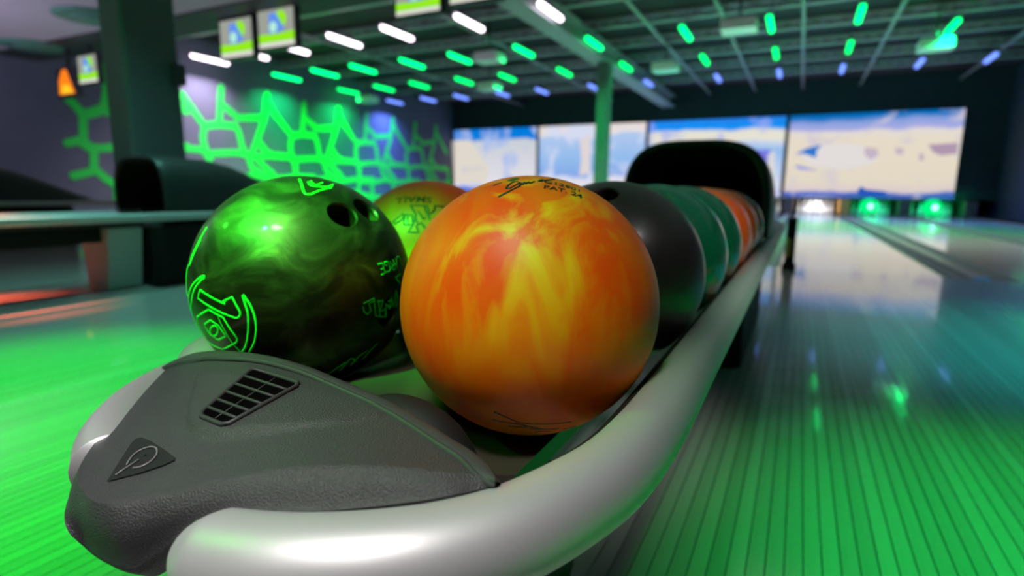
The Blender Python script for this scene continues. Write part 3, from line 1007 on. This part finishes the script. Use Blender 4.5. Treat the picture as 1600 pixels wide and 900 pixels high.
# skirt behind the rear edge
back = [p + Vector((0, 0.004, -0.002)) for p in flat[0]]
back2 = [p + Vector((0, 0.006, -0.030)) for p in flat[0]]
mb.grid([rel(back2), rel(back), rel(flat[0])])
cap = mb.build('nose_cap', CAPB, ret, True, recalc=False)
bm = bmesh.new()
bm.from_mesh(cap.data)
bmesh.ops.remove_doubles(bm, verts=bm.verts, dist=1e-6)
bmesh.ops.recalc_face_normals(bm, faces=bm.faces)
bm.faces.ensure_lookup_table()
for f in bm.faces:
    f.smooth = True
for e in bm.edges:
    if len(e.link_faces) == 2 and e.calc_face_angle(0) > math.radians(50):
        e.smooth = False
bvh = BVHTree.FromBMesh(bm)
bm.to_mesh(cap.data)
bm.free()


def on_cap(px, py, lift=0.0):
    d = ray(px, py).normalized()
    h, n, _, _ = bvh.ray_cast(CAM - OFF, d)
    if h is None:
        return onz(px, py, -.15) - OFF
    if n.dot(d) > 0:
        n = -n
    return h + n * lift


# rim along the rear edge
NR = NC - 2
rim_pts = [p + Vector((0, -0.0015, 0.0006)) for p in flat[0][:NR]]
rmb = MB()
secs = []
for i, p in enumerate(rim_pts):
    t = (rim_pts[min(i + 1, NR - 1)] - rim_pts[max(i - 1, 0)]).normalized()
    inw = (flat[8][i] - flat[0][i])
    inw = (inw - t * inw.dot(t))
    inw = inw.normalized() if inw.length > 1e-7 else Vector((0, -1, 0))
    up = Vector((0, 0, 1))
    k = min(1.0, 0.35 + min(i, NR - 1 - i) / 10)
    secs.append([p + (inw * a + up * b) * k for a, b in ((-0.0035, -0.006), (-0.004, 0.000), (-0.0025, 0.0018), (0.001, 0.0022), (0.0045, 0.0016), (0.0052, 0.0010), (0.0056, 0.0016), (0.0066, 0.0014), (0.0072, -0.001))])
rmb.grid([rel(s_) for s_ in secs])
rmb.build('cap_rim', RIMB, cap, True, recalc=True)

# vent
VENT_SHADE = mat('vent_shade_sheet', (0.002, 0.002, 0.002), 1.0, spec=0.0)  # black sheet laid on the deck, paints the shade inside the opening


def quad_pt(u, v):
    """u across (left to right), v from the narrow front to the wide rear"""
    a, b, c, d = (311, 650), (352, 667), (470, 601), (395, 577)
    x = (a[0] * (1 - u) + b[0] * u) * (1 - v) + (d[0] * (1 - u) + c[0] * u) * v
    y = (a[1] * (1 - u) + b[1] * u) * (1 - v) + (d[1] * (1 - u) + c[1] * u) * v
    return x, y


N1 = 8
MB().grid([[on_cap(*quad_pt(i / N1, j / N1), 0.0006) for i in range(N1 + 1)] for j in range(N1 + 1)]).build('vent_shade_sheet', VENT_SHADE, cap)
ring = [quad_pt(u, 0) for u in (0.12, 0.5, 0.88)] + [quad_pt(1, v) for v in (0.06, 0.3, 0.6, 0.94)] + [quad_pt(u, 1) for u in (0.93, 0.5, 0.07)] + [quad_pt(0, v) for v in (0.94, 0.6, 0.3, 0.06)]
ring.append(ring[0])
MB().tube([on_cap(*p, 0.0008) for p in ring], 0.0016, 8, cap=False).build('vent_frame', RIMB, cap, True)
for k in range(5):
    v = (k + 1) / 6
    MB().tube([on_cap(*quad_pt(u, v), 0.0012) for u in (0.03, 0.25, 0.5, 0.75, 0.97)], 0.0011, 8).build('vent_slat', RIMB, cap, True)
MB().tube([on_cap(*quad_pt(0.52, v), 0.0008) for v in (0.05, 0.25, 0.5, 0.75, 0.96)], 0.0006, 6).build('vent_slat', RIMB, cap, True)

# emblem: recessed dark triangle with a ring and a stroke
EMB = mat('emblem_dark', (0.014, 0.014, 0.015), 0.6, spec=0.2)
EML = mat('emblem_edge', (0.16, 0.16, 0.16), 0.35, spec=0.5)
tri = [(168, 754), (188, 722), (206, 694), (213, 687), (222, 685), (236, 690), (262, 707), (274, 716), (273, 721), (258, 728), (220, 741)]
cx = sum(p[0] for p in tri) / len(tri)
cy = sum(p[1] for p in tri) / len(tri)
MB().grid([[on_cap(cx + (p[0] - cx) * u, cy + (p[1] - cy) * u, 0.0009) for p in tri] for u in (0.05, 0.3, 0.55, 0.8, 1.0)], closed=True).build('emblem_plate', EMB, cap)
z7 = lambda x, y: (150 + x / 9, 670 + y / 9)
ringp = [(540, 575), (640, 560), (760, 500), (840, 425), (875, 350), (850, 290), (770, 280), (650, 320), (550, 385), (480, 470), (450, 530)]
MB().tube([Vector(p) for p in crom([tuple(on_cap(*z7(*p), 0.0013)) for p in ringp], 4)], 0.0006, 8).build('emblem_ring', EML, cap, True)
MB().tube([on_cap(*z7(*p), 0.0013) for p in ((290, 680), (400, 600), (620, 455))], 0.0006, 8).build('emblem_stroke', EML, cap, True)

# neighbouring returns: same machine further along the approach
for k, lab in ((1, 'ball return with empty silver rail in front of the wide pillar'), (2, 'far ball return with dark hood beside the mural wall')):
    c = copy_tree(ret)
    c.location = (AX - 3.1 * k, 0.0 if k == 1 else 0.1, 0)
    c['label'] = lab

# ================================================================== BOWLING BALLS
def ball_mat(name, base, c2, scale, lo, hi, dist, rough=0.22, coat=0.6, metal=0.0, stretch=(1, 1, 1), c3=None, spec=0.5, rot=(0, 0, 0), coat_rough=0.06):
    m = bpy.data.materials.new(name)
    m.use_nodes = True
    nt = m.node_tree
    b = nt.nodes['Principled BSDF']
    b.inputs['Roughness'].default_value = rough
    b.inputs['Metallic'].default_value = metal
    b.inputs['Coat Weight'].default_value = coat
    b.inputs['Coat Roughness'].default_value = coat_rough
    b.inputs['Specular IOR Level'].default_value = spec
    tc = nt.nodes.new('ShaderNodeTexCoord')
    mp = nt.nodes.new('ShaderNodeMapping')
    mp.inputs['Scale'].default_value = stretch
    mp.inputs['Rotation'].default_value = rot
    nt.links.new(tc.outputs['Object'], mp.inputs['Vector'])
    n = nt.nodes.new('ShaderNodeTexNoise')
    n.inputs['Scale'].default_value = scale
    n.inputs['Detail'].default_value = 5
    n.inputs['Roughness'].default_value = 0.55
    n.inputs['Distortion'].default_value = dist
    nt.links.new(mp.outputs['Vector'], n.inputs['Vector'])
    r = nt.nodes.new('ShaderNodeValToRGB')
    r.color_ramp.elements[0].position = lo
    r.color_ramp.elements[1].position = hi
    r.color_ramp.elements[0].color = (*base, 1)
    r.color_ramp.elements[1].color = (*c2, 1)
    if c3:
        e = r.color_ramp.elements.new((lo + hi) / 2)
        e.color = (*c3, 1)
    nt.links.new(n.outputs['Fac'], r.inputs['Fac'])
    nt.links.new(r.outputs['Color'], b.inputs['Base Color'])
    return m


def make_ball_mesh(holes):
    """sphere with drilled finger holes; holes = [(direction, radius)]"""
    bm = bmesh.new()
    bmesh.ops.create_uvsphere(bm, u_segments=112, v_segments=72, radius=BR)
    me = bpy.data.meshes.new('ball_shell')
    bm.to_mesh(me)
    bm.free()
    if holes:
        cb = bmesh.new()
        for d, r in holes:
            d = Vector(d).normalized()
            M = d.to_track_quat('Z', 'Y').to_matrix().to_4x4()
            bmesh.ops.create_cone(cb, cap_ends=True, segments=40, radius1=r, radius2=r, depth=0.10, matrix=Matrix.Translation(d * BR) @ M)
            # chamfer
            bmesh.ops.create_cone(cb, cap_ends=True, segments=40, radius1=r * 0.98, radius2=r + 0.004, depth=0.006, matrix=Matrix.Translation(d * (BR - 0.0005)) @ M)
        objs = []
        base = bpy.data.objects.new('tmp_ball', me)
        COL.objects.link(base)
        cm = bpy.data.meshes.new('tmp_cut')
        cb.to_mesh(cm)
        cb.free()
        cut = bpy.data.objects.new('tmp_cut', cm)
        COL.objects.link(cut)
        md = base.modifiers.new('b', 'BOOLEAN')
        md.operation = 'DIFFERENCE'
        md.solver = 'EXACT'
        md.use_self = True
        md.object = cut
        dg = bpy.context.evaluated_depsgraph_get()
        me2 = bpy.data.meshes.new_from_object(base.evaluated_get(dg))
        bpy.data.objects.remove(base)
        bpy.data.objects.remove(cut)
        me = me2
        me.name = 'ball_shell'
    bm = bmesh.new()
    bm.from_mesh(me)
    for f in bm.faces:
        f.smooth = True
    for e in bm.edges:
        if len(e.link_faces) == 2 and e.calc_face_angle(0) > math.radians(22):
            e.smooth = False
    bm.to_mesh(me)
    bm.free()
    me.materials.clear()
    return me


C_OR = Vector((-0.2000, 0.430, ZB))
C_BR = Vector((-0.4570, 0.4250, ZB))
C_SO = Vector((-0.457, 0.650, ZB))
DY = 0.2195


def rc(k):
    return Vector((-0.196, 0.430 + DY * k, ZB + 0.0005))


def hdir(px, py, c):
    return on_sphere(px, py, c, BR) - c


h_br = [(hdir(535.6, 334, C_BR), 0.0135), (hdir(573, 327, C_BR), 0.0135)]
d0, d1 = h_br[0][0].normalized(), h_br[1][0].normalized()
mid = (d0 + d1).normalized()
axis = (d1 - d0).normalized()
h_br.append(((mid * 0.55 + axis.cross(mid) * 0.84), 0.014))
h_pu = [(hdir(946, 302, rc(1)), 0.0135), ((hdir(946, 302, rc(1)).normalized() + Vector((-0.38, 0.1, 0.0))), 0.0135), (hdir(946, 302, rc(1)).normalized() + Vector((-0.3, 0.65, 0.0)), 0.014)]
h_std = [((-0.12, 0.75, -0.4), 0.0135), ((0.14, 0.75, -0.4), 0.0135), ((0, 0.72, 0.25), 0.0145)]



def orange_swirl():
    """orange resin with a fan of yellow streaks spreading from one side of the ball"""
    m = ball_mat('ball_orange_swirl', (0.95, 0.075, 0.001), (0.93, 0.20, 0.002), 6.0, 0.38, 0.70, 1.2, rough=0.44, spec=0.25, coat=0.0, stretch=(1.2, 1.2, 0.9))
    nt = m.node_tree
    b = nt.nodes['Principled BSDF']
    soft = b.inputs['Base Color'].links[0].from_socket
    tc = nt.nodes.new('ShaderNodeTexCoord')
    mp = nt.nodes.new('ShaderNodeMapping')
    mp.inputs['Scale'].default_value = (3.4, 3.4, 0.75)
    mp.inputs['Rotation'].default_value = (0.45, 0.10, 0.3)
    nt.links.new(tc.outputs['Object'], mp.inputs['Vector'])
    n = nt.nodes.new('ShaderNodeTexNoise')
    n.inputs['Scale'].default_value = 8.0
    n.inputs['Detail'].default_value = 4
    n.inputs['Distortion'].default_value = 1.1
    nt.links.new(mp.outputs['Vector'], n.inputs['Vector'])
    r = nt.nodes.new('ShaderNodeValToRGB')
    r.color_ramp.elements[0].position = 0.46
    r.color_ramp.elements[1].position = 0.66
    nt.links.new(n.outputs['Fac'], r.inputs['Fac'])
    d = hdir(815, 370, C_OR)
    vd = nt.nodes.new('ShaderNodeVectorMath')
    vd.operation = 'DISTANCE'
    vd.inputs[1].default_value = tuple(d)
    nt.links.new(tc.outputs['Object'], vd.inputs[0])
    n2 = nt.nodes.new('ShaderNodeTexNoise')
    n2.inputs['Scale'].default_value = 14
    nt.links.new(tc.outputs['Object'], n2.inputs['Vector'])
    ad = nt.nodes.new('ShaderNodeMath')
    ad.operation = 'MULTIPLY_ADD'
    ad.inputs[1].default_value = 0.06
    nt.links.new(n2.outputs['Fac'], ad.inputs[0])
    nt.links.new(vd.outputs['Value'], ad.inputs[2])
    mr_ = nt.nodes.new('ShaderNodeMapRange')
    mr_.inputs['From Min'].default_value = 0.045
    mr_.inputs['From Max'].default_value = 0.125
    mr_.inputs['To Min'].default_value = 1.0
    mr_.inputs['To Max'].default_value = 0.12
    nt.links.new(ad.outputs[0], mr_.inputs['Value'])
    mu = nt.nodes.new('ShaderNodeMath')
    mu.operation = 'MULTIPLY'
    nt.links.new(r.outputs['Color'], mu.inputs[0])
    nt.links.new(mr_.outputs['Result'], mu.inputs[1])
    mx = nt.nodes.new('ShaderNodeMix')
    mx.data_type = 'RGBA'
    mx.inputs[7].default_value = (0.86, 0.62, 0.008, 1)
    nt.links.new(mu.outputs[0], mx.inputs[0])
    nt.links.new(soft, mx.inputs[6])
    nt.links.new(mx.outputs[2], b.inputs['Base Color'])
    return m


M_OR = orange_swirl()
M_BR = ball_mat('ball_brown_pearl', (0.030, 0.012, 0.007), (0.17, 0.105, 0.048), 18, 0.40, 0.74, 1.6, rough=0.46, coat=0.12, metal=0.8, c3=(0.07, 0.042, 0.022), stretch=(1, 1, 1.6), rot=(0, 0.7, 0), coat_rough=0.10)
M_SO = ball_mat('ball_orange_plain', (0.85, 0.10, 0.004), (0.62, 0.26, 0.01), 7, 0.45, 0.7, 0.9, rough=0.42, coat=0.06, spec=0.3)
M_PU = ball_mat('ball_dark_purple', (0.034, 0.020, 0.024), (0.018, 0.034, 0.016), 7, 0.45, 0.68, 1.5, rough=0.40, coat=0.3, coat_rough=0.22, c3=(0.028, 0.017, 0.018))
M_GR = ball_mat('ball_green', (0.003, 0.10, 0.045), (0.18, 0.06, 0.02), 7, 0.52, 0.66, 1.8, rough=0.22, coat=0.6, c3=(0.004, 0.12, 0.055))
M_OB = ball_mat('ball_orange_rear', (0.80, 0.10, 0.006), (0.60, 0.18, 0.01), 6, 0.45, 0.7, 1.0, rough=0.25, coat=0.5)
STD = make_ball_mesh(h_std)
PLAINMATS = {}


def ball(c, material, label, me=None, group='balls on the rack'):
    t = thing('bowling_ball', label, 'bowling ball', c, group)
    src = me or STD
    key = (src.name, material.name)
    if key not in PLAINMATS:
        mm = src.copy()
        mm.materials.clear()
        mm.materials.append(material)
        PLAINMATS[key] = mm
    o = bpy.data.objects.new('ball_shell', PLAINMATS[key])
    COL.objects.link(o)
    o.parent = t
    return t


b_or = ball(C_OR, M_OR, 'orange and yellow swirled bowling ball at the right front of the rack')
b_br = ball(C_BR, M_BR, 'dark brown pearl bowling ball with green hammer emblem and finger holes', make_ball_mesh(h_br))
b_so = ball(C_SO, M_SO, 'orange bowling ball with SMALL lettering behind the brown pearl ball')
b_pu = ball(rc(1), M_PU, 'dark purple bowling ball right behind the swirled orange ball', make_ball_mesh(h_pu))
ball(rc(2), M_GR, 'green bowling ball right behind the dark purple ball')
g2 = ball(rc(3), M_GR, 'green bowling ball touching the rear orange balls')
ball(rc(4), M_OB, 'orange bowling ball right behind the second green ball')
ball(rc(5), M_OB, 'orange bowling ball between two other orange balls')
ball(rc(6), M_OB, 'orange bowling ball in the mouth of the black hood')


# ---- lettering and emblems drawn on the balls
def strokes_on_ball(name, c, lines, r, material, parent, smooth_n=3):
    mb = MB()
    for ln in lines:
        k = 1.0
        if isinstance(ln[0], (int, float)):
            k, ln = ln
        P = [on_sphere(x, y, c, BR + 0.0001) - c for x, y in ln]
        if smooth_n and len(P) > 2:
            P = [Vector(p) for p in crom([tuple(p) for p in P], smooth_n)]
        else:
            Q = [P[0]]
            for a, b in zip(P, P[1:]):
                Q += [a.lerp(b, 0.5), b]
            P = Q
        P = [p.normalized() * (BR + 0.0001) for p in P]
        # flat ribbon lying on the surface
        rows = []
        for i, p in enumerate(P):
            t = (P[min(i + 1, len(P) - 1)] - P[max(i - 1, 0)])
            n = p.normalized()
            s = t.cross(n)
            s = s.normalized() if s.length > 1e-9 else n.orthogonal().normalized()
            rows.append([p - s * r * k, p + n * r * 0.35 - s * r * k * 0.5, p + n * r * 0.35 + s * r * k * 0.5, p + s * r * k])
        mb.grid(rows)
    return mb.build(name, material, parent, True)


def text_on_ball(name, txt, c, px, py, size, rot, material, parent, aspect=1.0):
    cu = bpy.data.curves.new('txt', 'FONT')
    cu.body = txt
    cu.align_x = 'CENTER'
    cu.align_y = 'CENTER'
    cu.size = size
    cu.offset = size * 0.012
    o = bpy.data.objects.new('txt', cu)
    COL.objects.link(o)
    dg = bpy.context.evaluated_depsgraph_get()
    me = bpy.data.meshes.new_from_object(o.evaluated_get(dg))
    bpy.data.objects.remove(o)
    n = (on_sphere(px, py, c, BR) - c).normalized()
    e1 = (Rv - n * Rv.dot(n)).normalized()
    e2 = n.cross(e1)
    if e2.dot(Uv) < 0:
        e2 = -e2
    cr, sr = math.cos(rot), math.sin(rot)
    for v in me.vertices:
        x, y = v.co.x * aspect, v.co.y
        x, y = x * cr - y * sr, x * sr + y * cr
        d = math.hypot(x, y)
        a = d / BR
        dr = (e1 * x + e2 * y)
        dr = dr.normalized() if d > 1e-9 else e1
        v.co = (n * math.cos(a) + dr * math.sin(a)) * (BR + 0.0004)
    me.materials.clear()
    return link(name, me, material, parent)


GLINE = mat('green_engraving', (0.01, 0.60, 0.04), 0.4)
INK = mat('black_ink', (0.02, 0.012, 0.006), 0.45)
GINK = mat('green_ink', (0.03, 0.10, 0.01), 0.45)
z5 = lambda L: [(280 + x / 6.4286, 420 + y / 6.4286) for x, y in L]
z1 = lambda L: [(260 + x / 2.6475, 260 + y / 2.6475) for x, y in L]
z10 = lambda L: [(550 + x / 10, 380 + y / 10) for x, y in L]
em_smooth = [z5(l) for l in (
    [(262, 78), (225, 78), (150, 140), (110, 210), (95, 290), (95, 380), (110, 460), (140, 540), (170, 600)],
    [(262, 80), (220, 115), (170, 175), (140, 240), (125, 320), (120, 400), (130, 480), (150, 545)],
    [(637, 262), (660, 350), (690, 450), (697, 580), (690, 680), (670, 780), (630, 840)],
    [(640, 258), (710, 360), (755, 470), (775, 580), (770, 680), (750, 760), (700, 845)],
    [(352 + 38 * math.cos(a) - 10 * math.sin(a), 625 + 50 * math.sin(a) + 10 * math.cos(a)) for a in [i * PI / 6 for i in range(13)]])]
em_sharp = [z5(l) for l in (
    [(208, 212), (187, 295), (330, 395), (560, 497), (590, 495), (612, 470), (612, 435), (530, 285), (440, 330), (460, 355), (420, 338), (208, 212)],
    [(295, 412), (180, 485), (185, 540), (290, 730), (440, 812), (580, 740), (585, 705), (440, 490), (295, 412)],
    [(315, 518), (253, 560), (310, 660), (395, 715), (470, 680), (395, 570), (315, 518)])] + [(0.45, z5([(390, 480), (440, 590), (540, 755), (625, 845)]))]
strokes_on_ball('hammer_emblem', C_BR, em_smooth, 0.0011, GLINE, b_br, 3)
strokes_on_ball('hammer_emblem', C_BR, em_sharp, 0.0011, GLINE, b_br, 0)
strokes_on_ball('edge_marking', C_BR, [(0.8, z1([(168, 250), (140, 300), (118, 345), (100, 385)])), (1.1, z1([(142, 300), (112, 365), (95, 410)])), z1([(92, 405), (80, 450), (76, 500)]), (0.8, z1([(84, 440), (78, 490), (77, 535)]))], 0.0011, GLINE, b_br, 2)
strokes_on_ball('badge_outline', C_BR, [[(468, 279.5), (472, 290), (475, 300), (479, 303), (486, 303), (498, 298), (508, 295), (518, 293)],
                                       [(482, 284), (484, 288), (492, 291), (506, 292), (516, 291), (520, 288)], (0.8, [(486, 282.5), (488, 286), (494, 289), (500, 287), (504, 285)])], 0.0010, GLINE, b_br, 3)
strokes_on_ball('size_lettering', C_BR, [z10(l) for l in ([(692, 215), (740, 205), (785, 350)], [(690, 235), (710, 390), (640, 260)], [(702, 320), (675, 335)],
                                         [(640, 255), (680, 400), (655, 418), (625, 400), (625, 370), (660, 340)], [(645, 350), (580, 280)],
                                         [(500, 300), (540, 285), (580, 330), (598, 400), (580, 440), (545, 452), (520, 440)], [(500, 300), (515, 350), (550, 345)],
                                         [(400, 335), (470, 312), (522, 470), (455, 495)], [(500, 392), (445, 412)])], 0.0007, GLINE, b_br, 0)
strokes_on_ball('name_lettering', C_BR, [z1(l) for l in ([(815, 568), (858, 546), (862, 556), (838, 566), (846, 598), (832, 612), (818, 602), (814, 580)], [(858, 548), (866, 618), (884, 622), (876, 552)],
                                         [(872, 560), (896, 556), (884, 600), (908, 590), (910, 622), (880, 622)], [(905, 618), (908, 566), (922, 590), (930, 540), (940, 585), (950, 512), (958, 540), (952, 580)],
                                         [(915, 560), (930, 552), (938, 566), (926, 582), (914, 572)], [(968, 445), (948, 460), (966, 482)])], 0.0007, GLINE, b_br, 0)
strokes_on_ball('faint_lettering', C_BR, [[(512, 585), (528, 574), (540, 566)], [(530, 580), (548, 560), (556, 565)], [(548, 570), (562, 556), (575, 548)], [(566, 562), (580, 546), (589, 537)]], 0.0008, GLINE, b_br, 2)

z3 = lambda L: [(760 + x / 8, 265 + y / 8) for x, y in L]
strokes_on_ball('signature', C_OR, [(1.2, z3([(145, 345), (260, 285), (420, 205)])), z3([(400, 150), (330, 160), (270, 200), (250, 232), (290, 235), (380, 185), (415, 160)]),
                                    z3([(410, 205), (440, 168), (450, 190), (480, 158), (492, 180), (530, 152), (545, 172), (600, 148)]), z3([(640, 148), (700, 125), (660, 150), (720, 137), (770, 130), (850, 124)]),
                                    (0.8, z3([(85, 205), (140, 180), (190, 165)]))], 0.0011, INK, b_or, 3)
strokes_on_ball('signature_leaf', C_OR, [(3.2, z3([(285, 145), (330, 125), (385, 112)]))], 0.0012, GINK, b_or, 3)
text_on_ball('patent_lettering', 'G12901', C_OR, 880, 290.5, 0.0098, -0.12, INK, b_or, 0.95)
text_on_ball('patent_lettering', 'PAT. 24', C_OR, 880, 298.5, 0.0098, -0.12, INK, b_or, 0.95)
z4 = lambda L: [(760 + x / 10, 630 + y / 10) for x, y in L]
strokes_on_ball('lower_signature', C_OR, [(1.1, z4([(115, 130), (300, 215), (490, 295)])), (1.3, z4([(95, 250), (300, 300), (500, 325), (650, 360), (880, 400)])), z4([(340, 355), (500, 370), (640, 370)]),
                                          (0.7, z4([(500, 300), (700, 320), (900, 325), (1100, 315), (1320, 290)])), z4([(670, 400), (900, 405), (1050, 405), (1140, 390)]), z4([(760, 455), (850, 435), (1000, 440)]), z4([(1200, 410), (1300, 385), (1400, 355)])],
                0.0008, INK, b_or, 3)
z9 = lambda L: [(600 + x / 9, 280 + y / 9) for x, y in L]
text_on_ball('size_lettering', 'SMALL', C_SO, 646, 311, 0.0165, PI - 0.06, INK, b_so, 1.0)
strokes_on_ball('name_lettering', C_SO, [z9(l) for l in ([(375, 370), (610, 375), (640, 505), (712, 430), (715, 375), (845, 385)], [(380, 375), (450, 500), (410, 640), (340, 745), (490, 748), (452, 655), (520, 610), (580, 690)],
                                         [(570, 385), (600, 480), (650, 570)], [(480, 450), (560, 565), (585, 540)], [(120, 600), (275, 480), (268, 560), (160, 625), (120, 600)], [(285, 500), (400, 505), (400, 640), (285, 640), (285, 500)], [(330, 520), (330, 620)], [(430, 520), (470, 620)])], 0.0013, INK, b_so, 0)

# ================================================================== SMALL OBJECTS BY THE FOUL LINE
YEL = mat('yellow_sticker', (0.55, 0.50, 0.08), 0.5)
p = thing('foul_post', 'small dark post with yellow sticker at the foul line past the rail end', 'post', (-0.04, FOUL - 0.12, 0))
MB().bevbox(-0.05, 0.05, -0.05, 0.05, 0, 0.05, 0.01).build('foot', BLK, p)
MB().bevbox(-0.035, 0.035, -0.035, 0.035, 0.05, 0.40, 0.008).build('post_body', BLK, p)
MB().box(-0.036, 0.0, -0.0375, -0.0355, 0.10, 0.24).build('sticker', YEL, p)
